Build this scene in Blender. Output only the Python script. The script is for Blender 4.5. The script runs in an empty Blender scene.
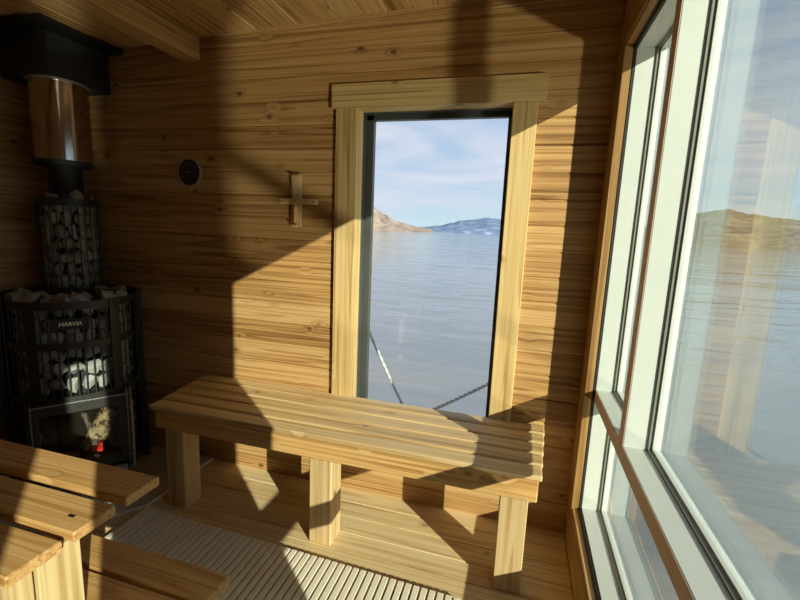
import bpy, bmesh, math, random
from mathutils import Vector, Matrix, noise
random.seed(7)
SC = bpy.context.scene
COL = SC.collection
R = math.radians

# ------------------------------------------------------------------ camera
cam_d = bpy.data.cameras.new('camera')
cam = bpy.data.objects.new('camera', cam_d)
COL.objects.link(cam)
SC.camera = cam
cam_d.sensor_fit = 'HORIZONTAL'
cam_d.sensor_width = 36.0
cam_d.lens = 36.0 * 427.2 / 800.0
cam_d.clip_start = 0.02
cam_d.clip_end = 20000
yaw, pitch, roll = R(15.54), R(9.26), R(2.416)
fw = Vector((-math.sin(yaw) * math.cos(pitch), math.cos(yaw) * math.cos(pitch), -math.sin(pitch)))
rt = fw.cross(Vector((0, 0, 1))).normalized()
up = rt.cross(fw)
c_, s_ = math.cos(roll), math.sin(roll)
rt, up = rt * c_ + up * s_, up * c_ - rt * s_
M = Matrix((rt, up, -fw)).transposed().to_4x4()
M.translation = Vector((0, -1.633, 0))
cam.matrix_world = M

# ------------------------------------------------------------------ sky
SUN_DIR = Vector((1.0, -0.862, 0.520)).normalized()      # towards the sun
world = bpy.data.worlds.new('world')
SC.world = world
world.use_nodes = True
wn, wl = world.node_tree.nodes, world.node_tree.links
wn.clear()


def N(nt, typ, **kw):
    n = nt.nodes.new(typ)
    for k, v in kw.items():
        if k.startswith('i_'):
            key = k[2:]
            key = int(key) if key.isdigit() else key.replace('_', ' ')
            n.inputs[key].default_value = v
        else:
            setattr(n, k, v)
    return n


def ramp(nt, fac, stops, interp='LINEAR'):
    n = nt.nodes.new('ShaderNodeValToRGB')
    cr = n.color_ramp
    cr.interpolation = interp
    while len(cr.elements) < len(stops):
        cr.elements.new(0.5)
    for e, (p, c) in zip(cr.elements, stops):
        e.position = p
        e.color = (*c, 1) if len(c) == 3 else c
    nt.links.new(fac, n.inputs[0])
    return n.outputs[0]


def mixc(nt, fac, a, b, blend='MIX'):
    n = nt.nodes.new('ShaderNodeMix')
    n.data_type = 'RGBA'
    n.blend_type = blend
    for sock, v in ((n.inputs[0], fac), (n.inputs[6], a), (n.inputs[7], b)):
        if isinstance(v, (int, float)):
            sock.default_value = v
        elif isinstance(v, tuple):
            sock.default_value = (*v, 1) if len(v) == 3 else v
        else:
            nt.links.new(v, sock)
    return n.outputs[2]


def math_(nt, op, a, b=None, clamp=False):
    n = nt.nodes.new('ShaderNodeMath')
    n.operation = op
    n.use_clamp = clamp
    for i, v in enumerate((a, b)):
        if v is None:
            continue
        if isinstance(v, (int, float)):
            n.inputs[i].default_value = v
        else:
            nt.links.new(v, n.inputs[i])
    return n.outputs[0]


def vmul(nt, v, s):
    n = nt.nodes.new('ShaderNodeVectorMath')
    n.operation = 'MULTIPLY'
    nt.links.new(v, n.inputs[0])
    n.inputs[1].default_value = s
    return n.outputs[0]


wt = world.node_tree
tc = N(wt, 'ShaderNodeTexCoord')
sx = N(wt, 'ShaderNodeSeparateXYZ')
wl.new(tc.outputs['Generated'], sx.inputs[0])
grad = ramp(wt, math_(wt, 'ADD', sx.outputs[2], 0.2), [(0.0, (0.10, 0.13, 0.16)), (0.19, (0.20, 0.26, 0.31)),
            (0.205, (0.62, 0.82, 0.90)), (0.32, (0.48, 0.65, 0.86)), (0.5, (0.46, 0.58, 0.80)), (1.0, (0.28, 0.40, 0.66))])
cn = N(wt, 'ShaderNodeTexNoise', i_Scale=1.0, i_Detail=6.0, i_Roughness=0.55, i_Distortion=0.6)
wl.new(vmul(wt, tc.outputs['Generated'], (2.4, 2.4, 13.0)), cn.inputs['Vector'])
cm = ramp(wt, cn.outputs[0], [(0.40, (0, 0, 0)), (0.62, (1, 1, 1))])
cm2 = math_(wt, 'MULTIPLY', cm, ramp(wt, sx.outputs[2], [(0.0, (0, 0, 0)), (0.06, (0.9, 0.9, 0.9))]))
skyc = mixc(wt, cm2, grad, (0.74, 0.78, 0.90))
bg = N(wt, 'ShaderNodeBackground', i_Strength=0.79)
wl.new(skyc, bg.inputs[0])
wo = N(wt, 'ShaderNodeOutputWorld')
wl.new(bg.outputs[0], wo.inputs[0])

# ------------------------------------------------------------------ sun and its glint off the lake


def sun(name, to_dir, strength, color, angle):
    d = bpy.data.lights.new(name, 'SUN')
    d.energy = strength
    d.color = color
    d.angle = R(angle)
    o = bpy.data.objects.new(name, d)
    COL.objects.link(o)
    o.rotation_euler = Vector(to_dir).to_track_quat('Z', 'Y').to_euler()
    o.location = Vector(to_dir) * 30
    return o


sun('sun', SUN_DIR, 8.6, (1.0, 0.91, 0.76), 0.5)
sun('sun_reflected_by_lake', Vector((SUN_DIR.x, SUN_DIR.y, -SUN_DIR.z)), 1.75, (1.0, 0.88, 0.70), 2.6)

SC.view_settings.view_transform = 'Standard'
SC.view_settings.look = 'None'
SC.view_settings.gamma = 1.0
SC.view_settings.use_curve_mapping = False
SC.view_settings.exposure = 0.52

# ------------------------------------------------------------------ materials


def new_mat(name):
    m = bpy.data.materials.new(name)
    m.use_nodes = True
    nt = m.node_tree
    return m, nt, nt.nodes['Principled BSDF']


def plain(name, color, rough=0.5, metal=0.0, spec=0.5, vary=0.06, scale=40, bump=0.0):
    m, nt, b = new_mat(name)
    t = N(nt, 'ShaderNodeTexCoord')
    n = N(nt, 'ShaderNodeTexNoise', i_Scale=scale, i_Detail=4.0)
    nt.links.new(t.outputs['Object'], n.inputs['Vector'])
    lo = tuple(c * (1 - vary) for c in color)
    hi = tuple(min(1, c * (1 + vary)) for c in color)
    nt.links.new(ramp(nt, n.outputs[0], [(0.3, lo), (0.7, hi)]), b.inputs['Base Color'])
    b.inputs['Roughness'].default_value = rough
    b.inputs['Metallic'].default_value = metal
    b.inputs['Specular IOR Level'].default_value = spec
    if bump:
        bp = N(nt, 'ShaderNodeBump', i_Strength=bump, i_Distance=0.002)
        nt.links.new(n.outputs[0], bp.inputs['Height'])
        nt.links.new(bp.outputs[0], b.inputs['Normal'])
    return m


def wood(name, light, mid, dark, rings=7.0, knots=0.5, rough=0.55, contrast=1.0, fibre=0.7, tone=0.22, spec=0.35):
    m, nt, b = new_mat(name)
    L = nt.links
    g = N(nt, 'ShaderNodeAttribute', attribute_name='grain')
    sd = N(nt, 'ShaderNodeAttribute', attribute_name='tone')
    v = g.outputs['Vector']
    # knots: sparse cells stretched along the board
    vo = N(nt, 'ShaderNodeTexVoronoi', i_Scale=1.0, i_Randomness=1.0)
    L.new(vmul(nt, v, (8.5, 14.0, 14.0)), vo.inputs['Vector'])
    sep = N(nt, 'ShaderNodeSeparateColor')
    L.new(vo.outputs['Color'], sep.inputs[0])
    has = math_(nt, 'GREATER_THAN', sep.outputs[0], 1.0 - knots * 0.6)
    dist = vo.outputs['Distance']
    halo = math_(nt, 'MULTIPLY', ramp(nt, dist, [(0.0, (1, 1, 1)), (0.42, (0, 0, 0))], 'EASE'), has)
    core = math_(nt, 'MULTIPLY', ramp(nt, dist, [(0.08, (1, 1, 1)), (0.16, (0, 0, 0))]), has)
    # growth rings
    n1 = N(nt, 'ShaderNodeTexNoise', i_Scale=1.0, i_Detail=2.0, i_Roughness=0.45, i_Distortion=0.25)
    L.new(vmul(nt, v, (0.40, 20.0, 20.0)), n1.inputs['Vector'])
    f = math_(nt, 'ADD', math_(nt, 'MULTIPLY', n1.outputs[0], rings), math_(nt, 'MULTIPLY', halo, 0.8))
    fr = math_(nt, 'FRACT', f)
    band = ramp(nt, fr, [(0.0, (0, 0, 0)), (0.55, (0.35, 0.35, 0.35)), (0.86, (1, 1, 1)), (1.0, (0, 0, 0))])
    # fibres
    n2 = N(nt, 'ShaderNodeTexNoise', i_Scale=1.0, i_Detail=3.0, i_Roughness=0.6)
    L.new(vmul(nt, v, (3.5, 210.0, 210.0)), n2.inputs['Vector'])
    n3 = N(nt, 'ShaderNodeTexNoise', i_Scale=1.0, i_Detail=2.0)
    L.new(vmul(nt, v, (0.8, 66.0, 66.0)), n3.inputs['Vector'])
    tonal = math_(nt, 'ADD', math_(nt, 'MULTIPLY', band, 0.5 * contrast),
                  math_(nt, 'ADD', math_(nt, 'MULTIPLY', math_(nt, 'SUBTRACT', n2.outputs[0], 0.5), fibre),
                        math_(nt, 'MULTIPLY', math_(nt, 'SUBTRACT', n3.outputs[0], 0.5), 0.9 * contrast)))
    tonal = math_(nt, 'ADD', tonal, math_(nt, 'MULTIPLY', math_(nt, 'SUBTRACT', sd.outputs['Fac'], 0.5), tone * 2))
    col = ramp(nt, math_(nt, 'ADD', tonal, 0.12, True), [(0.0, light), (0.38, mid), (0.85, dark)])
    col = mixc(nt, math_(nt, 'MULTIPLY', halo, 0.35), col, tuple(c * 0.7 for c in mid))
    col = mixc(nt, math_(nt, 'MULTIPLY', core, 0.75), col, (dark[0] * 0.42, dark[1] * 0.33, dark[2] * 0.28))
    L.new(col, b.inputs['Base Color'])
    b.inputs['Roughness'].default_value = rough
    b.inputs['Specular IOR Level'].default_value = spec
    bp = N(nt, 'ShaderNodeBump', i_Strength=0.25, i_Distance=0.0012)
    L.new(math_(nt, 'ADD', n2.outputs[0], math_(nt, 'MULTIPLY', band, 0.5)), bp.inputs['Height'])
    L.new(bp.outputs[0], b.inputs['Normal'])
    return m


CEDAR = wood('cedar_cladding', (0.56, 0.35, 0.145), (0.42, 0.228, 0.078), (0.17, 0.076, 0.022), knots=0.62, contrast=0.9, tone=0.18)
CEIL = wood('cedar_ceiling', (0.70, 0.47, 0.215), (0.58, 0.355, 0.14), (0.28, 0.14, 0.045), knots=0.28)
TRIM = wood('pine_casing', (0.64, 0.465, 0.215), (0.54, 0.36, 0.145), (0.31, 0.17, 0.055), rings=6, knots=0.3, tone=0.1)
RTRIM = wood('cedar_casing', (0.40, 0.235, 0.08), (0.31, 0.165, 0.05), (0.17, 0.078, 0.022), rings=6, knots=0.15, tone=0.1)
FLOORW = wood('pine_floor', (0.74, 0.575, 0.32), (0.64, 0.46, 0.225), (0.37, 0.22, 0.085), rings=6, knots=0.35, tone=0.12)
BENCHW = wood('bench_wood', (0.63, 0.46, 0.24), (0.53, 0.355, 0.16), (0.29, 0.155, 0.055), rings=5, knots=0.3, tone=0.08, fibre=0.55)
APRON = wood('apron_wood', (0.64, 0.41, 0.165), (0.53, 0.30, 0.10), (0.29, 0.13, 0.038), rings=6, knots=0.35, tone=0.05, fibre=0.7)
UPPER = wood('fir_bench', (0.64, 0.40, 0.165), (0.53, 0.295, 0.10), (0.31, 0.145, 0.04), rings=9, knots=0.12, tone=0.12, fibre=0.5)
PALE = wood('spruce_board', (0.72, 0.57, 0.31), (0.64, 0.47, 0.225), (0.46, 0.30, 0.12), rings=4, knots=0.15, tone=0.08)
POLE = wood('outdoor_timber', (0.34, 0.28, 0.2), (0.27, 0.21, 0.14), (0.16, 0.12, 0.08))
WHITE = plain('white_vinyl', (0.56, 0.59, 0.545), 0.38, vary=0.02, scale=14)
TAN = plain('tan_edge', (0.60, 0.43, 0.31), 0.6, vary=0.04)
GASKET = plain('grey_gasket', (0.20, 0.205, 0.175), 0.6, vary=0.08)
SEAL = plain('dark_seal', (0.02, 0.017, 0.013), 0.7)
FRAMEB = plain('black_window_frame', (0.06, 0.067, 0.063), 0.4)
BLACKM = plain('black_steel', (0.034, 0.033, 0.029), 0.42, metal=0.2, vary=0.2, scale=90, bump=0.1)
MATTE = plain('black_paint', (0.010, 0.010, 0.010), 0.6, vary=0.2)
SATIN = plain('grey_steel', (0.40, 0.40, 0.38), 0.35, metal=0.7)
CHROME = plain('polished_steel', (0.66, 0.62, 0.58), 0.13, metal=1.0, vary=0.05, scale=8)
SLAT = plain('duckboard_plastic', (0.80, 0.73, 0.57), 0.5, vary=0.07, scale=9)
TILE = plain('hearth_tile', (0.50, 0.48, 0.39), 0.35, vary=0.1, scale=6)
EDGE = plain('tile_edge_strip', (0.72, 0.70, 0.64), 0.35)
DARKUNDER = plain('subfloor', (0.05, 0.042, 0.034), 0.8)
DIAL = plain('dial_face', (0.022, 0.018, 0.015), 0.45, vary=0.25, scale=150)
RIM = plain('dial_rim', (0.36, 0.335, 0.29), 0.4)
MARK = plain('dial_marks', (0.34, 0.30, 0.25), 0.5)
PLATEM = plain('plate_letters', (0.80, 0.76, 0.70), 0.35)
SAND = plain('amber_sand', (0.72, 0.34, 0.06), 0.8, scale=300)
ROPE = plain('rope_fibre', (0.78, 0.76, 0.70), 0.8, scale=200, vary=0.2)
STAPLE = plain('staple_steel', (0.07, 0.06, 0.055), 0.4, metal=0.8)
BARK = plain('log_bark', (0.17, 0.13, 0.09), 0.85, vary=0.5, scale=40, bump=0.6)
ASH = plain('ash_bed', (0.20, 0.19, 0.175), 0.9, vary=0.3, scale=60, bump=0.5)
CLAD = plain('exterior_cladding', (0.17, 0.15, 0.13), 0.7)
SIDE = plain('roof_felt', (0.05, 0.05, 0.05), 0.8)


def log_mat():
    m, nt, b = new_mat('charred_birch')
    t = N(nt, 'ShaderNodeTexCoord')
    n = N(nt, 'ShaderNodeTexNoise', i_Scale=38.0, i_Detail=5.0, i_Distortion=1.2)
    nt.links.new(t.outputs['Object'], n.inputs['Vector'])
    nt.links.new(ramp(nt, n.outputs[0], [(0.40, (0.05, 0.045, 0.04)), (0.52, (0.62, 0.58, 0.50)), (0.75, (0.80, 0.76, 0.66))]), b.inputs['Base Color'])
    b.inputs['Roughness'].default_value = 0.8
    return m


BIRCH = log_mat()


def ember_mat():
    m, nt, b = new_mat('glowing_ember')
    b.inputs['Base Color'].default_value = (0.2, 0.02, 0.01, 1)
    t = N(nt, 'ShaderNodeTexCoord')
    n = N(nt, 'ShaderNodeTexNoise', i_Scale=60.0)
    nt.links.new(t.outputs['Object'], n.inputs['Vector'])
    nt.links.new(ramp(nt, n.outputs[0], [(0.35, (0.5, 0.02, 0.015)), (0.65, (1.0, 0.10, 0.05))]), b.inputs['Emission Color'])
    b.inputs['Emission Strength'].default_value = 0.9
    return m


EMBER = ember_mat()


def stone_mat():
    m, nt, b = new_mat('sauna_stone')
    t = N(nt, 'ShaderNodeTexCoord')
    oi = N(nt, 'ShaderNodeObjectInfo')
    n = N(nt, 'ShaderNodeTexNoise', i_Scale=55.0, i_Detail=6.0, i_Roughness=0.7)
    nt.links.new(t.outputs['Object'], n.inputs['Vector'])
    c = ramp(nt, n.outputs[0], [(0.30, (0.19, 0.19, 0.18)), (0.52, (0.42, 0.415, 0.395)), (0.72, (0.64, 0.63, 0.60))])
    c = mixc(nt, 1.0, c, ramp(nt, oi.outputs['Random'], [(0, (0.6, 0.6, 0.6)), (1, (1, 1, 1))]), 'MULTIPLY')
    nt.links.new(c, b.inputs['Base Color'])
    b.inputs['Roughness'].default_value = 0.75
    bp = N(nt, 'ShaderNodeBump', i_Strength=0.6, i_Distance=0.003)
    nt.links.new(n.outputs[0], bp.inputs['Height'])
    nt.links.new(bp.outputs[0], b.inputs['Normal'])
    return m


STONE = stone_mat()


def glass_mat(name, tint, f0=0.035, dust=0.0):
    m = bpy.data.materials.new(name)
    m.use_nodes = True
    nt = m.node_tree
    nt.nodes.clear()
    lw = N(nt, 'ShaderNodeLayerWeight', i_Blend=0.5)
    p = math_(nt, 'POWER', lw.outputs['Facing'], 5.0)
    f = math_(nt, 'ADD', math_(nt, 'MULTIPLY', p, 1 - f0), f0, True)
    tr = N(nt, 'ShaderNodeBsdfTransparent')
    tr.inputs[0].default_value = (*tint, 1)
    gl = N(nt, 'ShaderNodeBsdfGlossy', i_Roughness=0.0)
    gl.inputs[0].default_value = (1, 1, 1, 1)
    mx = N(nt, 'ShaderNodeMixShader')
    nt.links.new(f, mx.inputs[0])
    nt.links.new(tr.outputs[0], mx.inputs[1])
    nt.links.new(gl.outputs[0], mx.inputs[2])
    sh = mx.outputs[0]
    if dust:                                   # a film of dust that catches the sun
        tl = N(nt, 'ShaderNodeBsdfTranslucent')
        tl.inputs[0].default_value = (0.80, 0.88, 0.84, 1)
        tcn = N(nt, 'ShaderNodeTexCoord')
        dn = N(nt, 'ShaderNodeTexNoise', i_Scale=3.0, i_Detail=5.0)
        nt.links.new(tcn.outputs['Object'], dn.inputs['Vector'])
        m2 = N(nt, 'ShaderNodeMixShader')
        nt.links.new(math_(nt, 'MULTIPLY', ramp(nt, dn.outputs[0], [(0.3, (.75, .75, .75)), (.7, (1.25, 1.25, 1.25))]), dust), m2.inputs[0])
        nt.links.new(sh, m2.inputs[1])
        nt.links.new(tl.outputs[0], m2.inputs[2])
        sh = m2.outputs[0]
    o = N(nt, 'ShaderNodeOutputMaterial')
    nt.links.new(sh, o.inputs[0])
    return m


GLASS = glass_mat('clear_pane', (0.985, 0.99, 0.985), 0.06, 0.012)
GLASSG = glass_mat('greenish_pane', (0.775, 0.825, 0.805), 0.11, 0.018)
DOORGLASS = glass_mat('sooty_pane', (0.80, 0.76, 0.68), 0.05)


def water_mat():
    m, nt, b = new_mat('lake_water')
    g = N(nt, 'ShaderNodeNewGeometry')
    b.inputs['Base Color'].default_value = (0.165, 0.19, 0.205, 1)
    b.inputs['Roughness'].default_value = 0.06
    b.inputs['IOR'].default_value = 1.33
    n1 = N(nt, 'ShaderNodeTexNoise', i_Scale=1.0, i_Detail=3.0, i_Distortion=0.5)
    nt.links.new(vmul(nt, g.outputs['Position'], (0.55, 1.5, 1.0)), n1.inputs['Vector'])
    n2 = N(nt, 'ShaderNodeTexNoise', i_Scale=1.0, i_Detail=2.0)
    nt.links.new(vmul(nt, g.outputs['Position'], (0.06, 0.16, 1.0)), n2.inputs['Vector'])
    h = math_(nt, 'ADD', math_(nt, 'MULTIPLY', n1.outputs[0], 0.14), math_(nt, 'MULTIPLY', n2.outputs[0], 0.7))
    bp = N(nt, 'ShaderNodeBump', i_Strength=0.35, i_Distance=1.0)
    nt.links.new(h, bp.inputs['Height'])
    nt.links.new(bp.outputs[0], b.inputs['Normal'])
    return m


WATER = water_mat()


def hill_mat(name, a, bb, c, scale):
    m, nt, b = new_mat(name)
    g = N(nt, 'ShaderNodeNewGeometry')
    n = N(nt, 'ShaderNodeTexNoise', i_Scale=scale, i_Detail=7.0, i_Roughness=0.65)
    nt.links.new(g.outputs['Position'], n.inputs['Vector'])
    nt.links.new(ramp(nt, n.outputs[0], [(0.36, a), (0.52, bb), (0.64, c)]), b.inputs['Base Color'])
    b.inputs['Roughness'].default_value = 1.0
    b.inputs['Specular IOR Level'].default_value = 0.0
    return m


HILL_TAN = hill_mat('dry_hillside', (0.12, 0.125, 0.10), (0.28, 0.235, 0.185), (0.37, 0.305, 0.24), 0.06)
HILL_HAZE = hill_mat('hazy_blue_mountains', (0.10, 0.155, 0.25), (0.125, 0.185, 0.29), (0.27, 0.34, 0.44), 0.009)  # blue of the distance haze is painted into these mountain colours
HILL_OLIVE = hill_mat('wooded_hillside', (0.045, 0.045, 0.03), (0.115, 0.095, 0.06), (0.21, 0.17, 0.115), 0.16)

# ------------------------------------------------------------------ mesh helpers


class MB:
    """collects shapes and links them as ONE mesh object"""

    def __init__(self):
        self.v, self.f, self.g, self.t, self.mi = [], [], [], [], []
        self.smooth = []

    def add(self, verts, faces, grain=None, tone=0.5, mi=0, smooth=False):
        o = len(self.v)
        self.v += [tuple(p) for p in verts]
        self.g += grain if grain else [tuple(p) for p in verts]
        self.t += [tone] * len(verts)
        self.f += [tuple(i + o for i in f) for f in faces]
        self.mi += [mi] * len(faces)
        self.smooth += [smooth] * len(faces)

    def board(self, lo, hi, axis=0, bev=0.002, mi=0, fn=None):
        """timber with chamfered edges; axis is the grain direction"""
        a = axis
        b, c = (a + 1) % 3, (a + 2) % 3
        e = min(bev, (hi[b] - lo[b]) * .45, (hi[c] - lo[c]) * .45, (hi[a] - lo[a]) * .45)

        def prof(i):
            b0, b1, c0, c1 = lo[b] + i, hi[b] - i, lo[c] + i, hi[c] - i
            k = e
            return [(b0 + k, c0), (b1 - k, c0), (b1, c0 + k), (b1, c1 - k), (b1 - k, c1), (b0 + k, c1), (b0, c1 - k), (b0, c0 + k)]
        verts, faces, gr = [], [], []
        off = (random.uniform(0, 60), random.uniform(0, 60), random.uniform(0, 60))
        for u, i in ((lo[a], e * .6), (lo[a] + e, 0), (hi[a] - e, 0), (hi[a], e * .6)):
            for pb, pc in prof(i):
                p = [0, 0, 0]
                p[a], p[b], p[c] = u, pb, pc
                gr.append((u + off[0], pb + off[1], pc + off[2]))
                verts.append(fn(*p) if fn else tuple(p))
        for r_ in range(3):
            for k in range(8):
                k2 = (k + 1) % 8
                faces.append((r_ * 8 + k, r_ * 8 + k2, r_ * 8 + 8 + k2, r_ * 8 + 8 + k))
        faces.append(tuple(range(7, -1, -1)))
        faces.append(tuple(range(24, 32)))
        self.add(verts, faces, gr, random.random(), mi)

    def box(self, lo, hi, bev=0.0, mi=0):
        self.board(lo, hi, 0, max(bev, 0.0003), mi)

    def cyl(self, p0, p1, r0, r1=None, n=16, mi=0, caps=True, smooth=True):
        r1 = r0 if r1 is None else r1
        p0, p1 = Vector(p0), Vector(p1)
        d = (p1 - p0).normalized()
        x = d.orthogonal().normalized()
        y = d.cross(x)
        vs = []
        for p, r in ((p0, r0), (p1, r1)):
            for k in range(n):
                a = 2 * math.pi * k / n
                vs.append(p + x * (r * math.cos(a)) + y * (r * math.sin(a)))
        self.add(vs, [(k, (k + 1) % n, n + (k + 1) % n, n + k) for k in range(n)], None, .5, mi, smooth)
        if caps:
            self.add(vs[:n], [tuple(range(n - 1, -1, -1))], None, .5, mi)
            self.add(vs[n:], [tuple(range(n))], None, .5, mi)

    def ring(self, r0, r1, z0, z1, a0=0.0, a1=360.0, n=64, cx=0, cy=0, mi=0):
        """upright annular band between radii r0<r1; angle 0 faces -y"""
        full = abs(a1 - a0) >= 359.9
        m = n if full else n + 1
        vs = []
        for k in range(m):
            a = R(a0 + (a1 - a0) * k / n)
            s, c = math.sin(a), -math.cos(a)
            for r, z in ((r0, z0), (r1, z0), (r1, z1), (r0, z1)):
                vs.append((cx + s * r, cy + c * r, z))
        fs = []
        for k in range(n):
            k2 = (k + 1) % m
            for j in range(4):
                j2 = (j + 1) % 4
                fs.append((k * 4 + j, k2 * 4 + j, k2 * 4 + j2, k * 4 + j2))
        if not full:
            fs += [(3, 2, 1, 0), tuple(n * 4 + j for j in range(4))]
        self.add(vs, fs, None, .5, mi)

    def tube(self, pts, r, n=10, mi=0):
        pts = [Vector(p) for p in pts]
        vs, fs = [], []
        nrm = None
        for i, p in enumerate(pts):
            d = (pts[min(i + 1, len(pts) - 1)] - pts[max(i - 1, 0)]).normalized()
            if nrm is None:
                nrm = d.orthogonal().normalized()
            nrm = (nrm - d * nrm.dot(d)).normalized()
            bn = d.cross(nrm)
            for k in range(n):
                a = 2 * math.pi * k / n
                vs.append(p + nrm * (r * math.cos(a)) + bn * (r * math.sin(a)))
        for i in range(len(pts) - 1):
            for k in range(n):
                k2 = (k + 1) % n
                fs.append((i * n + k, i * n + k2, (i + 1) * n + k2, (i + 1) * n + k))
        fs += [tuple(range(n - 1, -1, -1)), tuple((len(pts) - 1) * n + k for k in range(n))]
        self.add(vs, fs, None, .5, mi, True)

    def build(self, name, mats, parent=None, origin=(0, 0, 0)):
        me = bpy.data.meshes.new(name)
        ox, oy, oz = origin
        me.from_pydata([(x - ox, y - oy, z - oz) for x, y, z in self.v], [], self.f)
        ga = me.attributes.new('grain', 'FLOAT_VECTOR', 'POINT')
        ga.data.foreach_set('vector', [c for g in self.g for c in g])
        ta = me.attributes.new('tone', 'FLOAT', 'POINT')
        ta.data.foreach_set('value', self.t)
        for mt in (mats if isinstance(mats, (list, tuple)) else [mats]):
            me.materials.append(mt)
        me.polygons.foreach_set('material_index', self.mi)
        me.polygons.foreach_set('use_smooth', self.smooth)
        bm = bmesh.new()
        bm.from_mesh(me)
        bmesh.ops.recalc_face_normals(bm, faces=bm.faces)
        bm.to_mesh(me)
        bm.free()
        o = bpy.data.objects.new(name, me)
        COL.objects.link(o)
        o.location = origin
        if parent:
            o.parent = parent
            if any(origin):
                o.location = origin
        return o


def tag(o, label=None, cat=None, group=None, kind=None):
    for k, v in (('label', label), ('category', cat), ('group', group), ('kind', kind)):
        if v:
            o[k] = v
    return o


def structure(o):
    o['kind'] = 'structure'
    return o


def empty(name, loc, rz=0.0):
    o = bpy.data.objects.new(name, None)
    COL.objects.link(o)
    o.location = loc
    o.rotation_euler.z = rz
    o.empty_display_size = 0.1
    return o


def one_board(name, lo, hi, axis, mat, parent, bev=0.003):
    mb = MB()
    mb.board(lo, hi, axis, bev)
    return mb.build(name, mat, parent)


# ------------------------------------------------------------------ room dimensions
ZF = -1.147                       # floor
XL, XR = -2.14, 0.253             # left and right walls
YR = -2.55                        # rear wall
P = 0.0922                        # cladding pitch


def ceil_z(x):
    return 0.8085 + 0.0345 * x


# ---- lake and far shores
mb = MB()
mb.add([(-5000, -1.0, -1.6), (5000, -1.0, -1.6), (5000, 6000, -1.6), (-5000, 6000, -1.6)], [(0, 1, 2, 3)])
structure(mb.build('lake_water', WATER))


def terrain(name, prof, D, depth, mat, rough, seed, n=220, rows=26):
    """a hillside rising from the water; prof = (azimuth, elevation of the skyline) in degrees"""
    vs, fs = [], []
    az0, az1 = prof[0][0], prof[-1][0]
    for i in range(n + 1):
        az = az0 + (az1 - az0) * i / n
        for (a, e), (a2, e2) in zip(prof, prof[1:]):
            if a <= az <= a2:
                t = (az - a) / (a2 - a)
                t = t * t * (3 - 2 * t)
                el = e + (e2 - e) * t
                break
        for j in range(rows + 1):
            q = j / rows
            d = D + depth * q
            sh = noise.noise(Vector((az * .35, seed, 0))) * D * .03 * (1 - q)
            d += sh
            H = (D + depth * 0.8) * math.tan(R(el)) + 1.6
            prof_h = math.sin(min(1, q / 0.8) * math.pi / 2) ** 0.8 if q < .8 else 1 - (q - .8) * 1.5
            x, y = math.sin(R(az)) * d, math.cos(R(az)) * d
            nz = noise.fractal(Vector((x, y, seed * 50.0)) * (9.0 / D), 0.8, 2.1, 5)
            nz2 = noise.noise(Vector((x, y, seed)) * (90.0 / D))
            z = -1.6 + H * prof_h + (nz * rough + nz2 * rough * .3) * min(1, H) * H * min(1, q * 4) - (0.4 if q == 0 else 0)
            vs.append((x, y - 1.633, z))
    for i in range(n):
        for j in range(rows):
            a = i * (rows + 1) + j
            fs.append((a, a + rows + 1, a + rows + 2, a + 1))
    mb = MB()
    mb.add(vs, fs, None, .5, 0, True)
    return structure(mb.build(name, mat))


terrain('hillside_far_shore', [(-50, 5), (-26, 3.6), (-20.2, 2.75), (-18.2, 1.75), (-16, 0.95), (-13.5, .55), (-12.2, .32), (-11.4, 0.02)], 700, 400, HILL_TAN, .30, 1.3)
terrain('mountains_far_shore', [(-20, .02), (-15.5, .25), (-13, .55), (-10.7, .80), (-9.2, 1.2), (-8, 1.5), (-6, 1.75), (-4.5, 1.95), (-2.5, 1.85), (3, 1.6), (14, 1.2)], 3400, 1800, HILL_HAZE, .10, 4.1)
terrain('wooded_far_shore', [(13, 1.5), (17, 2.7), (18.6, 2.95), (20.7, 3.15), (22.8, 2.85), (24.8, 2.6), (27, 2.4), (40, 2.3), (75, 2.2)], 280, 230, HILL_OLIVE, .10, 7.7, n=420, rows=40)

# ---- floor
mb = MB()
y = 0.004
while y > YR + 0.01:
    y2 = max(y - P * 0.98, YR)
    mb.board((XL, y2, ZF - 0.03), (XR, y, ZF), 0, 0.0028)
    y = y2
mb.box((XL - .1, YR - .1, ZF - .16), (XR + .1, .1, ZF - 0.031), mi=1)
structure(mb.build('floor', [FLOORW, DARKUNDER]))

# ---- back wall (with window hole)
WX0, WX1, WZ0, WZ1 = -0.650, -0.060, -0.83, 0.455
OFF = 0.681 - math.floor((0.681 - ZF) / P) * P
mb = MB()
z = OFF - P
while z < 0.86:
    z0, z1 = (z if z > ZF else ZF - .012), z + P
    z += P
    if z0 >= 0.83:
        break

    def cl(x, y_, z_):
        return (x, y_, min(z_, ceil_z(x) + .012))
    if z1 <= WZ0 or z0 >= WZ1:
        mb.board((XL, 0, z0), (XR, 0.02, z1), 0, 0.0042, fn=cl)
    else:
        for zz0, zz1, xx in ((z0, z1, ((XL, WX0 - .003), (WX1 + .003, XR))),):
            for a, b in xx:
                mb.board((a, 0, zz0), (b, 0.02, zz1), 0, 0.0042)
        if z0 < WZ0 < z1:
            mb.board((WX0, 0, z0), (WX1, 0.02, WZ0), 0, 0.002)
        if z0 < WZ1 < z1:
            mb.board((WX0, 0, WZ1 + .003), (WX1, 0.02, z1), 0, 0.002)
for lo, hi in (((XL - .1, .0205, ZF - .1), (WX0 - .02, .12, .95)), ((WX1 + .02, .0205, ZF - .1), (XR + .1, .12, .95)),
               ((WX0 - .02, .0205, WZ1 + .02), (WX1 + .02, .12, .95)), ((WX0 - .02, .0205, ZF - .1), (WX1 + .02, .12, WZ0 - .02))):
    mb.box(lo, hi, mi=1)
structure(mb.build('wall_back', [CEDAR, CLAD]))

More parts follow.
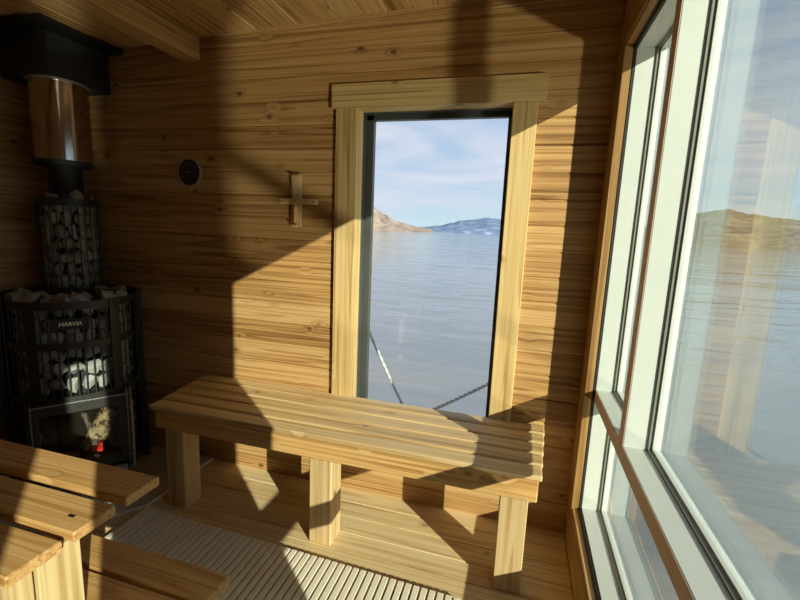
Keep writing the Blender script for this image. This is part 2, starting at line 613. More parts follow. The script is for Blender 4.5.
# ---- left wall
mb = MB()
z = OFF - P + 0.03
while z < 0.80:
    mb.board((XL - .02, YR, max(z, ZF)), (XL, 0, min(z + P, .79)), 1, 0.003)
    z += P
mb.box((XL - .12, YR - .1, ZF - .1), (XL - .0205, .1, .95), mi=1)
structure(mb.build('wall_left', [CEDAR, CLAD]))

# ---- rear wall
mb = MB()
z = OFF - P
while z < 0.83:
    mb.board((XL, YR - .02, max(z, ZF)), (XR, YR, min(z + P, .83)), 0, 0.003)
    z += P
mb.box((XL - .1, YR - .12, ZF - .1), (XR + .1, YR - .0205, .95), mi=1)
structure(mb.build('wall_rear', [CEDAR, CLAD]))

# ---- right wall: cladding round the two window openings
OZ0 = -0.968                       # bottom of the openings
OA = (-0.094, -1.402, 0.585)       # first opening: far side, near side, head
OB = (-1.942, -2.230, 0.500)       # second opening
mb = MB()
z = OFF - P
while z < 0.86:
    z0, z1 = max(z, ZF), min(z + P, 0.83)
    z += P
    if z0 >= z1:
        break
    cuts = {z0, z1} | {q for q in (OZ0, OA[2], OB[2]) if z0 < q < z1}
    cuts = sorted(cuts)
    for c0, c1 in zip(cuts, cuts[1:]):
        zm = (c0 + c1) / 2
        ends = [0.0]
        for op in (OA, OB):
            if OZ0 < zm < op[2]:
                ends += [op[0], op[1]]
        ends.append(YR)
        for k in range(0, len(ends), 2):
            mb.board((XR, ends[k + 1], c0), (XR + .02, ends[k], c1), 1, 0.003)
for y0, y1 in ((OA[0], .1), (OB[0], OA[1]), (YR - .1, OB[1])):
    mb.box((XR + .0205, y0, ZF - .1), (XR + .105, y1, .95), mi=1)
for op in (OA, OB):
    mb.box((XR + .0205, op[1], ZF - .1), (XR + .105, op[0], OZ0), mi=1)
    mb.box((XR + .0205, op[1], op[2]), (XR + .105, op[0], .95), mi=1)
structure(mb.build('wall_right', [CEDAR, CLAD]))

# ---- ceiling, sloping up to the right
mb = MB()
x = XL


def sl(x_, y_, z_):
    return (x_, y_, z_ + ceil_z(x_))


x = -1.376 - P * 9
while x < XR:
    x0, x1 = max(x, XL), min(x + P, XR)
    x += P
    if x1 - x0 > 0.004:
        mb.board((x0, YR, 0), (x1, 0, 0.02), 1, 0.004, fn=sl)
mb.add([sl(*p) for p in [(XL - .3, YR - .3, .021), (XR + .14, YR - .3, .021), (XR + .14, .14, .021), (XL - .3, .14, .021),
                         (XL - .3, YR - .3, .14), (XR + .14, YR - .3, .14), (XR + .14, .14, .14), (XL - .3, .14, .14)]],
       [(0, 1, 2, 3), (4, 5, 6, 7), (0, 1, 5, 4), (1, 2, 6, 5), (2, 3, 7, 6), (3, 0, 4, 7)], mi=1)
structure(mb.build('ceiling', [CEIL, SIDE]))

mb = MB()
mb.board((-1.462, YR, 0.672), (-1.374, 0, ceil_z(-1.42)), 1, 0.004)
structure(mb.build('ceiling_beam', CEIL))

# ------------------------------------------------------------------ back window
w1 = structure(empty('window_1', (0, 0, 0)))
mb = MB()                                     # wooden lining and casing
T = 0.0195
mb.board((-0.738, -T, WZ0 - .005), (WX0, 0, WZ1), 2, 0.001)
mb.build('window_casing', TRIM, w1)
mb = MB()
mb.board((WX1 - .012, -T, WZ0 - .005), (0.0125, 0, WZ1), 2, 0.003)
mb.build('window_casing', TRIM, w1)
mb = MB()
mb.board((-0.756, -T - .003, WZ1), (0.037, 0, 0.543), 0, 0.001)
mb.build('window_casing', TRIM, w1)
mb = MB()
mb.board((-0.738, -T, WZ0 - .094), (0.0125, 0, WZ0 - .005), 0, 0.003)
mb.build('window_casing', TRIM, w1)
mb = MB()                                     # lining boards inside the hole
mb.board((WX0 - .018, 0.0, WZ0), (WX0, .05, WZ1), 2, 0.001)
mb.board((WX1, 0.0, WZ0), (WX1 + .018, .05, WZ1), 2, 0.001)
mb.board((WX0 - .018, 0.0, WZ1), (WX1 + .018, .05, WZ1 + .018), 0, 0.001)
mb.board((WX0 - .018, 0.0, WZ0 - .018), (WX1 + .018, .05, WZ0), 0, 0.001)
mb.build('window_jamb', TRIM, w1)
mb = MB()
for lo, hi in (((WX0 - .018, .05, WZ0 - .018), (WX0 + .003, .12, WZ1 + .018)), ((WX1 - .003, .05, WZ0 - .018), (WX1 + .018, .12, WZ1 + .018)),
               ((WX0, .05, WZ1 - .003), (WX1, .12, WZ1 + .018)), ((WX0, .05, WZ0 - .018), (WX1, .12, WZ0 + .003)),
               ((WX0, .083, WZ0), (WX0 + .033, .11, WZ1)), ((WX1 - .028, .083, WZ0), (WX1, .11, WZ1)),
               ((WX0, .083, WZ1 - .022), (WX1, .11, WZ1)), ((WX0, .083, WZ0), (WX1, .11, WZ0 + .03))):
    mb.box(lo, hi, 0.001)
mb.build('window_frame', FRAMEB, w1)
mb = MB()
mb.box((WX0 + .02, .091, WZ0 + .02), (WX1 - .02, .097, WZ1 - .012))
tag(mb.build('window_pane', GLASS, w1), 'clear glass pane of the back window')

# ------------------------------------------------------------------ right windows


def right_window(name, y0, y1, OZ1, mull):
    """white framed unit set in the right wall between y0 (far) and y1 (near): transom low down, mullion above it"""
    w = structure(empty(name, (0, 0, 0)))
    FX, RX, BX, GX = 0.284, 0.338, 0.347, 0.355
    OX = 0.366
    zt, zb = OZ1 - .013, -0.957
    a0, a1 = y0 - .006, y1 + .014
    # wood casing on the inside face
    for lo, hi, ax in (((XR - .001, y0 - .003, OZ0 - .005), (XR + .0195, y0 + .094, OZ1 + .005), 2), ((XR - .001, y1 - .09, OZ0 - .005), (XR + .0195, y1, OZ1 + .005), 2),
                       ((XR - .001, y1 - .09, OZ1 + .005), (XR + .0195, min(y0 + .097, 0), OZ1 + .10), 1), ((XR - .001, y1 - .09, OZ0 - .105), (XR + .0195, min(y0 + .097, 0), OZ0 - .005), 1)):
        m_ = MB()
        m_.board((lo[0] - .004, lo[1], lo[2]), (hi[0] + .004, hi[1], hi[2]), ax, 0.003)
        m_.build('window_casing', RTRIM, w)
    m_ = MB()                                 # dark seal between casing and frame
    for lo, hi in (((XR + .0236, y0 - .0045, OZ0), (FX - .001, y0 + .004, OZ1)), ((XR + .0236, y1, OZ0), (FX - .001, y1 + .012, OZ1)),
                   ((XR + .0236, y1, OZ1 - .012), (FX - .001, y0, OZ1)), ((XR + .0236, y1, OZ0), (FX - .001, y0, OZ0 + .008))):
        m_.box(lo, hi)
    m_.build('window_seal', SEAL, w)
    # frame members: (ylo,yhi,zlo,zhi)
    m_ = MB()
    for ylo, yhi, zlo, zhi in ((a0, y0, OZ0, OZ1), (y1, a1, OZ0, OZ1), (a1, a0, zt, OZ1), (a1, a0, OZ0, zb)):
        m_.box((FX, ylo, zlo), (OX, yhi, zhi), .001)
    m_.build('window_frame', WHITE, w)
    tr0, tr1 = -0.556, -0.512                 # transom
    m_ = MB()
    m_.box((FX + .001, a1, tr0), (OX, a0, tr1), .001)
    m_.box((FX - .001, a1, tr0 + .002), (FX + .001, a0, tr1 - .001), .0003, mi=1)
    m_.build('window_transom', [WHITE, TAN], w)
    if mull:
        m_ = MB()
        m_.box((FX + .001, mull[1], tr1), (OX, mull[0], zt), .001)
        m_.box((FX - .001, mull[1] + .001, tr1), (FX + .001, mull[0] - .001, zt), .0003, mi=1)
        m_.build('window_mullion', [WHITE, TAN], w)
    panes = [(a0, a1, zb, tr0)]
    panes += [(a0, mull[0], tr1, zt), (mull[1], a1, tr1, zt)] if mull else [(a0, a1, tr1, zt)]
    for ya, yb, za, zb_ in panes:             # ya far, yb near
        m_ = MB()
        for k, (d, x0) in enumerate(((.005, RX), (.009, BX))):
            x1 = OX - .001
            for lo, hi in (((x0, ya - d, za), (x1, ya, zb_)), ((x0, yb, za), (x1, yb + d, zb_)),
                           ((x0, yb, za), (x1, ya, za + d)), ((x0, yb, zb_ - d), (x1, ya, zb_))):
                m_.box(lo, hi, .0008, mi=1 - k)
        m_.build('glazing_bead', [WHITE, GASKET], w)
        m_ = MB()
        m_.box((GX, yb + .007, za + .007), (GX + .006, ya - .007, zb_ - .007))
        tag(m_.build('window_pane', GLASSG, w), 'faintly green glass pane')
    return w


right_window('window_2', *OA, (-0.470, -0.514))
right_window('window_3', *OB, None)

# ------------------------------------------------------------------ hearth and duckboard
mb = MB()
poly = [(-2.135, -0.004), (-1.372, -0.004), (-1.372, -0.39), (-1.797, -0.98), (-2.135, -0.98)]
top, bot = ZF + .010, ZF
mb.add([(x, y, bot) for x, y in poly] + [(x, y, top) for x, y in poly],
       [(4, 3, 2, 1, 0), (5, 6, 7, 8, 9)] + [(i, (i + 1) % 5, 5 + (i + 1) % 5, 5 + i) for i in range(5)])
hearth = tag(mb.build('hearth_pad', TILE), 'grey tiled hearth pad on the floor under the stove', 'hearth')
mb = MB()
for (x0, y0), (x1, y1) in zip(poly[1:3], poly[2:4]):
    d = Vector((x1 - x0, y1 - y0, 0)).normalized()
    nrm = Vector((-d.y, d.x, 0))
    q = [Vector((x0, y0, 0)), Vector((x1, y1, 0)), Vector((x1, y1, 0)) + nrm * .0025, Vector((x0, y0, 0)) + nrm * .0025]
    mb.add([(p.x, p.y, ZF) for p in q] + [(p.x, p.y, ZF + .0125) for p in q],
           [(3, 2, 1, 0), (4, 5, 6, 7)] + [(i, (i + 1) % 4, 4 + (i + 1) % 4, 4 + i) for i in range(4)])
mb.build('edge_strip', EDGE, hearth)

duck = empty('duckboard', (-0.65, -0.43, ZF))
tag(duck, 'pale slatted duckboard mat lying on the wooden floor', 'floor mat')
sm = MB()
sm.board((-.0095, -.45, .006), (.0095, .0, .024), 1, .0012)
slat0 = None
rails = MB()
for yy in (-.05, -.22, -.40):
    rails.box((-.70, yy - .012, 0.0), (.56, yy + .012, .006))
rails.build('duckboard_rail', MATTE, duck)
i = 0
x = -1.335
while x < -0.10:
    if slat0 is None:
        slat0 = sm.build('slat', SLAT, duck)
        o = slat0
    else:
        o = slat0.copy()
        COL.objects.link(o)
        o.parent = duck
    o.location = (x + .65, 0.018 - (x + 1.335) * .03, 0)
    x += .0262

# ------------------------------------------------------------------ bench below the window
BT = -0.708
bench = empty('slatted_bench', (-0.61, -0.2, ZF))
tag(bench, 'long low wooden bench with five slats standing under the back window', 'bench')


def bpart(name, lo, hi, axis, mat, bev=.004):
    m_ = MB()
    m_.board(lo, hi, axis, bev)
    ob = m_.build(name, mat, bench)
    ob.location = (0.61, 0.2, -ZF)
    return ob


sw = (0.383 - 0.01 - 4 * .010) / 5
for k in range(5):
    y1 = -0.010 - k * (sw + .010)
    bpart('slat', (-1.384 + .0105 * k, y1 - sw, BT - .019), (0.136 - .005 * k, y1, BT), 0, BENCHW, .004)
bpart('apron', (-1.325, -.372, BT - .096), (0.108, -.334, BT - .0195), 0, APRON)
bpart('back_rail', (-1.325, -.052, BT - .096), (0.108, -.014, BT - .0195), 0, APRON)
for x0 in (-1.302, -.668, -.003):
    bpart('leg', (x0, -.352, ZF), (x0 + .088, -.264, BT - .096), 2, BENCHW)
for x0 in (-1.28, -.645, .02):
    bpart('cross_rail', (x0, -.333, BT - .096), (x0 + .038, -.053, BT - .0195), 1, BENCHW)

# ------------------------------------------------------------------ upper bench at the left, in the foreground
UT = -0.600
ub = empty('upper_bench', (-1.4, -1.4, ZF))
tag(ub, 'broad upper sauna bench of thick planks in the left foreground', 'bench')


def upart(name, lo, hi, axis, mat, bev=.003):
    m_ = MB()
    m_.board(lo, hi, axis, bev)
    ob = m_.build(name, mat, ub)
    ob.location = (1.4, 1.4, -ZF)
    return ob


for k, (ya, yb) in enumerate(((-.885, -.975), (-.999, -1.089), (-1.110, -1.203), (-1.225, -1.315), (-1.337, -1.427), (-1.449, -1.539), (-1.561, -1.651), (-1.673, -1.763))):
    upart('plank', (-2.125, yb, UT - .022), (-.782, ya, UT), 0, UPPER, .003)
mb = MB()
mb.board((-.842, -1.057, UT - .0), (-.826, -1.050, UT + .0008), 0, .0003)
o = mb.build('staple', STAPLE, ub)
o.location = (1.4, 1.4, -ZF)
for k in range(8):
    ya = -1.064 - k * .0875
    upart('end_board', (-.822, ya - .080, ZF + .05), (-.800, ya, UT - .0225), 2, PALE, .0025)
upart('bearer', (-.862, -1.76, UT - .112), (-.8225, -1.07, UT - .0225), 1, PALE)
upart('bearer', (-2.11, -1.76, UT - .112), (-2.07, -1.07, UT - .0225), 1, PALE)
for x0 in (-.910, -2.11):
    for y0 in (-1.76, -1.16):
        upart('leg', (x0, y0, ZF), (x0 + .088 - .001, y0 + .088, UT - .1125), 2, PALE)

# ------------------------------------------------------------------ low step in front of the upper bench
ST = -0.800
step = empty('low_step', (-.85, -.98, ZF))
tag(step, 'low two-plank wooden step tucked under the end of the upper bench', 'step')


def spart(name, lo, hi, axis, mat, bev=.003):
    m_ = MB()
    m_.board(lo, hi, axis, bev)
    ob = m_.build(name, mat, step)
    ob.location = (.85, .98, -ZF)
    return ob


spart('plank', (-1.05, -.975, ST - .03), (-.585, -.893, ST), 0, UPPER)
spart('plank', (-1.05, -1.058, ST - .03), (-.583, -.984, ST), 0, UPPER)
for x0 in (-1.02, -.66):
    spart('bearer', (x0, -1.05, ST - .10), (x0 + .038, -.905, ST - .0305), 1, UPPER)
    spart('leg', (x0, -1.05, ZF), (x0 + .038, -.99, ST - .1005), 2, UPPER)
    spart('leg', (x0, -.965, ZF), (x0 + .038, -.905, ST - .1005), 2, UPPER)

# ------------------------------------------------------------------ stove in the left corner
SX, SY = -1.86, -0.258
RZ = math.atan2(0.804, 0.594)
zb = ZF + .010
RS = 0.228
stove = empty('sauna_stove', (SX, SY, zb), RZ)
tag(stove, 'black wood burning sauna stove with stones caged around it', 'stove')
mb = MB()
mb.cyl((0, 0, .035), (0, 0, .70), .135, n=40)
mb.ring(.02, RS - .004, .030, .040, n=48)
mb.build('firebox', MATTE, stove)
for nm, z0, z1, a0, a1 in (('top_band', .775, .806, 0, 360), ('middle_band', .615, .643, 0, 360), ('lower_band', .397, .420, 0, 360), ('base_band', .028, .075, 44, 316)):
    mb = MB()
    mb.ring(RS - .003, RS + .002, z0, z1, a0, a1, n=72)
    ob = mb.build(nm, BLACKM, stove)
    if a1 == 360:
        for aa in (36, -36):
            mb = MB()
            s, c = math.sin(R(aa)), -math.cos(R(aa))
            zc = (z0 + z1) / 2
            mb.cyl((s * (RS + .006), c * (RS + .006), zc), (s * (RS + .010), c * (RS + .010), zc), .0045, n=10)
            mb.build('bolt', BLACKM, ob)
for a in (-36, 36, -78, 78):
    mb = MB()
    w = 4.6
    mb.ring(RS + .002, RS + .006, .03 if abs(a) > 50 else .40, .806, a - w, a + w, n=6)
    mb.build('strap', BLACKM, stove)
rod_long, rod_short = None, None
for k in range(-13, 14):
    a = k * 7.3
    if min(abs(a - q) for q in (-36, 36, -78, 78)) < 5.2:
        continue
    short = abs(a) < 44
    proto = rod_short if short else rod_long
    if proto is None:
        mb = MB()
        mb.cyl((0, 0, .40 if short else .04), (0, 0, .80), .0032, n=8)
        proto = mb.build('rod', BLACKM, stove)
        if short:
            rod_short = proto
        else:
            rod_long = proto
        o = proto
    else:
        o = proto.copy()
        COL.objects.link(o)
        o.parent = stove
    o.location = (math.sin(R(a)) * (RS - .007), -math.cos(R(a)) * (RS - .007), 0)
# firebox front with door
mb = MB()
W = .158
for lo, hi in (((-W, -.215, .385), (W, -.10, .400)), ((-W, -.215, .085), (W, -.10, .100)), ((-W, -.215, .100), (-W + .014, -.10, .385)), ((W - .014, -.215, .100), (W, -.10, .385)),
               ((-W, -.10, .085), (W, -.095, .400)), ((-W + .02, -.222, .035), (W - .02, -.12, .080))):
    mb.box(lo, hi, .001)
mb.build('door_surround', BLACKM, stove)
door = MB()
for lo, hi in (((-W, -.229, .352), (W, -.2155, .396)), ((-W, -.229, .092), (W, -.2155, .128)), ((-W, -.229, .128), (-W + .022, -.2155, .352)), ((W - .032, -.229, .128), (W, -.2155, .352))):
    door.box(lo, hi, .002)
door = door.build('door', BLACKM, stove)
mb = MB()
for lo, hi in (((-W - .003, -.2325, .394), (W + .003, -.2295, .399)), ((-W - .003, -.2325, .092), (-W + .001, -.2295, .394)), ((W - .001, -.2325, .092), (W + .003, -.2295, .394))):
    mb.box(lo, hi, .0005)
mb.build('door_trim', SATIN, door)
mb = MB()
mb.box((-W + .02, -.222, .126), (W - .03, -.219, .354))
mb.build('door_glass', DOORGLASS, door)
mb = MB()
mb.cyl((W + .014, -.240, .06), (W + .014, -.240, .37), .006, n=12)
for zz in (.12, .34):
    mb.cyl((W - .006, -.230, zz), (W + .014, -.240, zz), .004, n=8)
mb.build('door_handle', SATIN, door)
mb = MB()
mb.box((-.12, -.236, .036), (.145, -.2225, .078), .002)
mb.build('ash_drawer', SATIN, stove)
plate = MB()
plate.box((-.072, -RS - .010, .700), (.048, -RS - .0035, .742), .001)
plate = plate.build('name_plate', MATTE, stove)
fc = bpy.data.curves.new('lettering', 'FONT')
fc.body = 'HARVIA'
fc.size = .021
fc.shear = .18
fc.offset = .0006
fc.extrude = .0008
fc.align_x = 'CENTER'
fc.align_y = 'CENTER'
fo = bpy.data.objects.new('lettering_curve', fc)
COL.objects.link(fo)
bpy.context.view_layer.update()
me = bpy.data.meshes.new_from_object(fo.evaluated_get(bpy.context.evaluated_depsgraph_get()))
bpy.data.objects.remove(fo)
me.materials.append(PLATEM)
lt = bpy.data.objects.new('lettering', me)
COL.objects.link(lt)
lt.parent = plate
lt.location = (-.012, -RS - .0112, .721)
lt.rotation_euler = (R(90), 0, 0)
lt['label'] = 'pale lettering on the plate'
for a in (60, 180, -60):
    mb = MB()
    s, c = math.sin(R(a)) * .17, -math.cos(R(a)) * .17
    mb.cyl((s, c, 0), (s, c, .030), .016, n=14)
    mb.build('foot', MATTE, stove)

# fire inside
def at_stove(x, y, z):
    c, s = math.cos(RZ), math.sin(RZ)
    return (SX + x * c - y * s, SY + x * s + y * c, zb + z)


mb = MB()
mb.cyl((-.03, 0, 0), (.055, .018, .165), .040, .036, n=16)
o = mb.build('firewood_log', BIRCH)
o.location = at_stove(.050, -.160, .150)
o.rotation_euler.z = RZ
tag(o, 'pale charred log leaning behind the right of the stove glass', 'firewood')
mb = MB()
mb.cyl((-.062, 0, 0), (.058, .006, .0), .028, .025, n=14)
o = mb.build('firewood_log', BARK)
o.location = at_stove(-.074, -.160, .132)
o.rotation_euler.z = RZ
tag(o, 'dark log lying flat behind the left of the stove glass', 'firewood')
mb = MB()
mb.cyl((0, 0, 0), (.004, 0, .03), .011, .006, n=8)
o = mb.build('glowing_ember', EMBER)
o.location = at_stove(.052, -.208, .156)
o.rotation_euler.z = RZ
tag(o, 'small red glowing ember behind the stove glass', 'ember')
mb = MB()
mb.box((-W + .016, -.212, .1002), (W - .016, -.102, .104), .001)
o = mb.build('ash_bed', ASH)
o.location = at_stove(0, 0, 0)
o.rotation_euler.z = RZ
tag(o, 'layer of grey ash on the floor of the firebox', 'ash', kind='stuff')

# curved sheath behind the stove
mb = MB()
mb.ring(.248, .252, 0.0, .815, 82, 278, n=48)
for a in (82, 278):
    mb.ring(.236, .256, 0.0, .815, a - 1.6, a + 1.6, n=3)
o = mb.build('heat_shield', MATTE)
o.location = (SX, SY, zb)
o.rotation_euler.z = RZ
tag(o, 'curved black sheet metal heat shield standing behind the stove', 'heat shield')
for a in (83, 277):
    mb = MB()
    s, c = math.sin(R(a)), -math.cos(R(a))
    mb.cyl((s * .230, c * .230, .61), (s * .247, c * .247, .61), .006, n=8)
    mb.build('spacer', SATIN, o)

# flue: inner pipe, shield, ceiling box
CX, CY = -1.949, -0.178
flue = empty('flue_pipe', (CX, CY, zb + .70))
tag(flue, 'round flue pipe with polished steel shield rising from the stove', 'flue')
zz = zb + .70
mb = MB()
mb.cyl((0, 0, 0), (0, 0, 1.375 - .70), .062, n=40)
mb.build('inner_pipe', MATTE, flue)
mb = MB()
mb.ring(.040, .1075, 1.350 - .70, 1.370 - .70, n=56)
mb.build('collar', MATTE, flue)
mb = MB()
mb.cyl((0, 0, 1.370 - .70), (0, 0, .553 - zz), .100, n=64)
tag(mb.build('pipe_shield', CHROME, flue), 'polished steel shield')
mb = MB()
mb.ring(.1, .109, .545 - zz, .553 - zz, n=56)
mb.build('ceiling_ring', SATIN, flue)

bx = empty('flue_box', (-2.005, -.135, .556))
tag(bx, 'black square metal box around the flue at the ceiling', 'flue box')
mb = MB()
mb.box((-2.139 + 2.005, -.27 + .135, 0), (-1.868 + 2.005, -.001 + .135, .7195 - .556), .0015)
mb.build('box_body', BLACKM, bx)
mb = MB()
zt_ = ceil_z(-2.139) - .556
mb.box((-2.139 + 2.005, -.355 + .135, .720 - .556), (-1.780 + 2.005, -.001 + .135, zt_ - .002), .001)
mb.build('box_flange', MATTE, bx)

# wire basket of stones round the flue
bk = empty('stone_basket', (CX, CY, zb + .812))
tag(bk, 'tall narrow wire basket of stones around the flue above the stove', 'basket')
RB = .1175
H = .400
for nm, z0, z1 in (('top_band', H - .032, H), ('base_band', 0, .022)):
    mb = MB()
    mb.ring(RB - .003, RB + .001, z0, z1, n=56)
    mb.build(nm, BLACKM, bk)
mb = MB()
mb.ring(.063, RB - .004, -.002, .003, n=40)
mb.build('base_plate', MATTE, bk)
mb = MB()
mb.cyl((0, 0, .004), (0, 0, H - .004), .0026, n=8)
rod0 = None
for k in range(28):
    if rod0 is None:
        rod0 = o = mb.build('rod', BLACKM, bk)
    else:
        o = rod0.copy()
        COL.objects.link(o)
        o.parent = bk
    a = 2 * math.pi * (k + .5) / 28
    o.location = (math.sin(a) * (RB - .006), -math.cos(a) * (RB - .006), 0)

# ---- stones
rocks = []
for k in range(9):
    rr = random.Random(100 + k)
    bm = bmesh.new()
    for _ in range(15):
        v = Vector((rr.gauss(0, 1), rr.gauss(0, 1), rr.gauss(0, 1))).normalized()
        v = Vector((v.x * 1.0, v.y * .85, v.z * 1.0)) * rr.uniform(.86, 1.05)
        bm.verts.new(v)
    bmesh.ops.convex_hull(bm, input=bm.verts)
    for v in [v for v in bm.verts if not v.link_faces]:
        bm.verts.remove(v)
    bmesh.ops.bevel(bm, geom=list(bm.edges), offset=.025, segments=1, affect='EDGES')
    me = bpy.data.meshes.new('stone')
    bm.to_mesh(me)
    bm.free()
    me.materials.append(STONE)
    rocks.append(me)


def stone(loc, size, label, group, flat=1.0, rot=None):
    o = bpy.data.objects.new('sauna_stone', random.choice(rocks))
    COL.objects.link(o)
    o.location = loc
    o.scale = (size[0], size[1], size[2])
    o.rotation_euler = rot if rot else (random.uniform(-.5, .5), random.uniform(-.5, .5), random.uniform(0, 6.28))
    tag(o, label, 'stone', group)
    return o


LC = 'rough grey stone packed behind the round wire cage of the stove body'
GC = 'stones in the cage of the stove body'
for (z0, z1, amax, amin) in ((.425, .80, 100, 0), (.075, .425, 104, 52)):
    rows = 6 if z1 > .5 else 6
    hgt = (z1 - z0) / rows
    for r_ in range(rows):
        zc = z0 + hgt * (r_ + .5)
        a = -amax + (r_ % 2) * 8
        while a < amax:
            wdt = random.uniform(15.5, 19)
            am = a + wdt / 2
            if abs(am) > amin:
                half = R(wdt) / 2 * .182
                rad = .182
                p = at_stove(math.sin(R(am)) * rad, -math.cos(R(am)) * rad, zc + random.uniform(-.006, .006))
                s_ = random.uniform(.93, 1.1)
                stone(p, (half * s_ * 1.22, .034, hgt / 2 * random.uniform(1.15, 1.4)), LC, GC,
                      rot=(random.uniform(-.25, .25), random.uniform(-.6, .6), RZ + R(am)))
            a += wdt
LT = 'rough grey stone lying loose on top of the stove'
GT = 'stones on top of the stove'
spots = []
tries = 0
while len(spots) < 22 and tries < 3000:
    tries += 1
    a = random.uniform(-110, 110)
    rad = random.uniform(.10, .195)
    q = at_stove(math.sin(R(a)) * rad, -math.cos(R(a)) * rad, 0)
    if math.hypot(q[0] - CX, q[1] - CY) < RB + .026:
        continue
    if any(math.hypot(q[0] - u[0], q[1] - u[1]) < .047 for u in spots):
        continue
    spots.append(q)
    sz = random.uniform(.029, .046)
    stone((q[0], q[1], zb + .785 + sz * .45), (sz * 1.15, sz, sz * .85), LT, GT)
mb = MB()                                      # dark smooth slab leaning by the basket
mb.add([(-.035, -.01, 0), (.035, -.01, .0), (.045, .0, .05), (-.045, 0, .055), (-.03, .014, 0), (.03, .014, 0), (.04, .02, .048), (-.04, .02, .052)],
       [(0, 1, 2, 3), (7, 6, 5, 4), (0, 4, 5, 1), (1, 5, 6, 2), (2, 6, 7, 3), (3, 7, 4, 0)])
o = mb.build('slate_piece', BLACKM)
o.location = at_stove(.115, -.105, .785)
o.rotation_euler = (-.2, .1, RZ + .5)
tag(o, 'smooth dark slab leaning beside the wire basket on the stove', 'stone')
LB = 'rough grey stone packed inside the tall narrow wire basket'
GB = 'stones in the basket around the flue'
for r_ in range(7):
    hgt = (H - .02) / 7
    zc = .015 + hgt * (r_ + .5)
    a = -96 + (r_ % 2) * 12
    while a < 96:
        wdt = random.uniform(24, 36)
        am = R(a + wdt / 2) + RZ
        rad = .086
        p = (CX + math.sin(am) * rad, CY - math.cos(am) * rad, zb + .812 + zc)
        stone(p, (R(wdt) / 2 * .09 * 1.25, .022, hgt / 2 * random.uniform(1.2, 1.45)), LB, GB,
              rot=(random.uniform(-.25, .25), random.uniform(-.6, .6), am))
        a += wdt
for a, rad, sz in ((-35, .09, .024), (22, .088, .030), (75, .092, .014)):
    am = R(a) + RZ
    stone((CX + math.sin(am) * rad, CY - math.cos(am) * rad, zb + .812 + H + sz * .35), (sz, sz * .8, sz), 'pointed grey stone poking out of the top of the wire basket', 'stones topping the basket')

# ------------------------------------------------------------------ things on the back wall
dial = empty('wall_thermometer', (-1.441, 0, .213))
tag(dial, 'round dark dial thermometer hanging on the back wall', 'thermometer')
mb = MB()
mb.cyl((0, -.001, 0), (0, -.012, 0), .056, n=48)
mb.build('dial_case', FRAMEB, dial)
mb = MB()
n = 48
for r0, r1, y0, y1 in ((.0555, .0595, -.001, -.0155),):
    vs, fs = [], []
    for k in range(n):
        a = 2 * math.pi * k / n
        for r, yy in ((r0, y0), (r1, y0), (r1, y1), (r0, y1)):
            vs.append((r * math.cos(a), yy, r * math.sin(a)))
    for k in range(n):
        k2 = (k + 1) % n
        for j in range(4):
            fs.append((k * 4 + j, k2 * 4 + j, k2 * 4 + (j + 1) % 4, k * 4 + (j + 1) % 4))
    mb.add(vs, fs, None, .5, 0, False)
mb.build('dial_rim', RIM, dial)
mb = MB()
mb.cyl((0, -.0121, 0), (0, -.0135, 0), .0555, n=48)
mb.build('dial_face', DIAL, dial)
mb = MB()
for k in range(21):
    a = R(-120 + 12 * k)
    s, c = math.sin(a), math.cos(a)
    mb.cyl((s * .036, -.0137, c * .036), (s * (.043 if k % 5 else .046), -.0137, c * (.043 if k % 5 else .046)), .0007, n=6)
mb.build('dial_marks', MARK, dial)
mb = MB()
mb.cyl((.008, -.0145, .0), (-.034, -.0145, .004), .0012, .0005, n=6)
mb.cyl((0, -.0136, 0), (0, -.0155, 0), .004, n=12)
mb.build('dial_needle', MARK, dial)

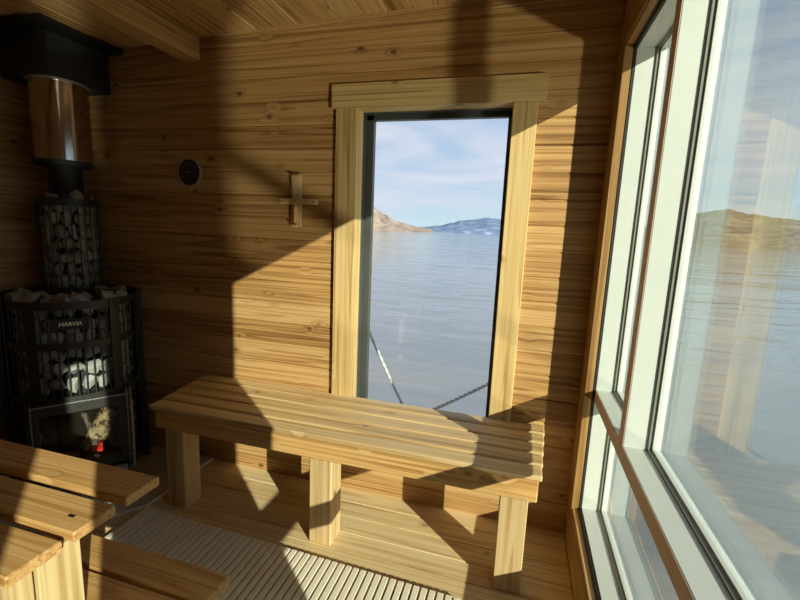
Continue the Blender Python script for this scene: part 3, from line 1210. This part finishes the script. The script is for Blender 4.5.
tm = empty('sand_timer', (-.908, 0, .100))
tag(tm, 'wooden wall sand timer with an amber tube hanging left of the window', 'sand timer')
mb = MB()
mb.board((-.022, -.024, -.105), (.022, -.0125, .107), 2, .002)
mb.build('timer_board', PALE, tm)
mb = MB()
mb.board((-.087, -.012, -.011), (.087, -.0005, .011), 0, .0015)
mb.build('cross_bar', PALE, tm)
for s in (-1, 1):
    mb = MB()
    mb.cyl((s * .073, -.012, 0), (s * .073, -.0135, 0), .003, n=10)
    mb.build('screw', STAPLE, tm)
mb = MB()
pr = [(-.092, .004), (-.088, .0075), (-.02, .0075), (-.004, .002), (.004, .002), (.02, .0075), (.088, .0075), (.092, .004)]
for (z0, r0), (z1, r1) in zip(pr, pr[1:]):
    mb.cyl((0, -.033, z0), (0, -.033, z1), r0, r1, n=14, caps=False)
mb.build('glass_tube', GLASS, tm)
mb = MB()
mb.cyl((0, -.033, -.086), (0, -.033, -.024), .0062, n=14)
mb.cyl((0, -.033, -.024), (0, -.033, -.018), .0062, .002, n=14)
mb.build('sand', SAND, tm)
for zz in (-.098, .098, 0.0):
    mb = MB()
    mb.box((-.012, -.042, zz - .004), (.012, -.0245, zz + .004), .001)
    mb.build('tube_clip', TRIM, tm)

# ------------------------------------------------------------------ outside: mooring log, two posts and a rope
mb = MB()
mb.board((-1.2, .33, -1.72), (.5, .57, -1.16), 0, .05)
o = mb.build('float_beam', POLE)
tag(o, 'timber float beam lying in the lake outside the back window', 'beam')
for x0, lb in ((-.875, 'outdoor timber post left of the back window'), (.215, 'outdoor timber post right of the back window')):
    mb = MB()
    mb.cyl((x0, .45, -1.16), (x0, .45, -.22), .035, .033, n=16)
    tag(mb.build('mooring_post', POLE), lb, 'post')
pts = []
A, B, C_ = Vector((-.84, .45, -.33)), Vector((-.495, .45, -.99)), Vector((.18, .45, -.53))
for k in range(49):
    t = k / 48
    p = A.lerp(B, t)
    p.z -= .02 * math.sin(t * math.pi)
    pts.append(p)
for k in range(1, 73):
    t = k / 72
    p = B.lerp(C_, t)
    p.z -= .012 * math.sin(t * math.pi)
    pts.append(p)
mb = MB()
for ph in (0, math.pi):
    q = []
    for i, p in enumerate(pts):
        for h in range(2):
            p2 = p if h == 0 or i == len(pts) - 1 else (p + pts[i + 1]) / 2
            a = (i + h * .5) * 1.35 + ph
            q.append(p2 + Vector((0, math.cos(a) * .0055, math.sin(a) * .0055)))
    mb.tube(q, .0055, n=6)
o = mb.build('mooring_rope', ROPE)
tag(o, 'pale twisted rope sagging in a V outside the back window', 'rope')
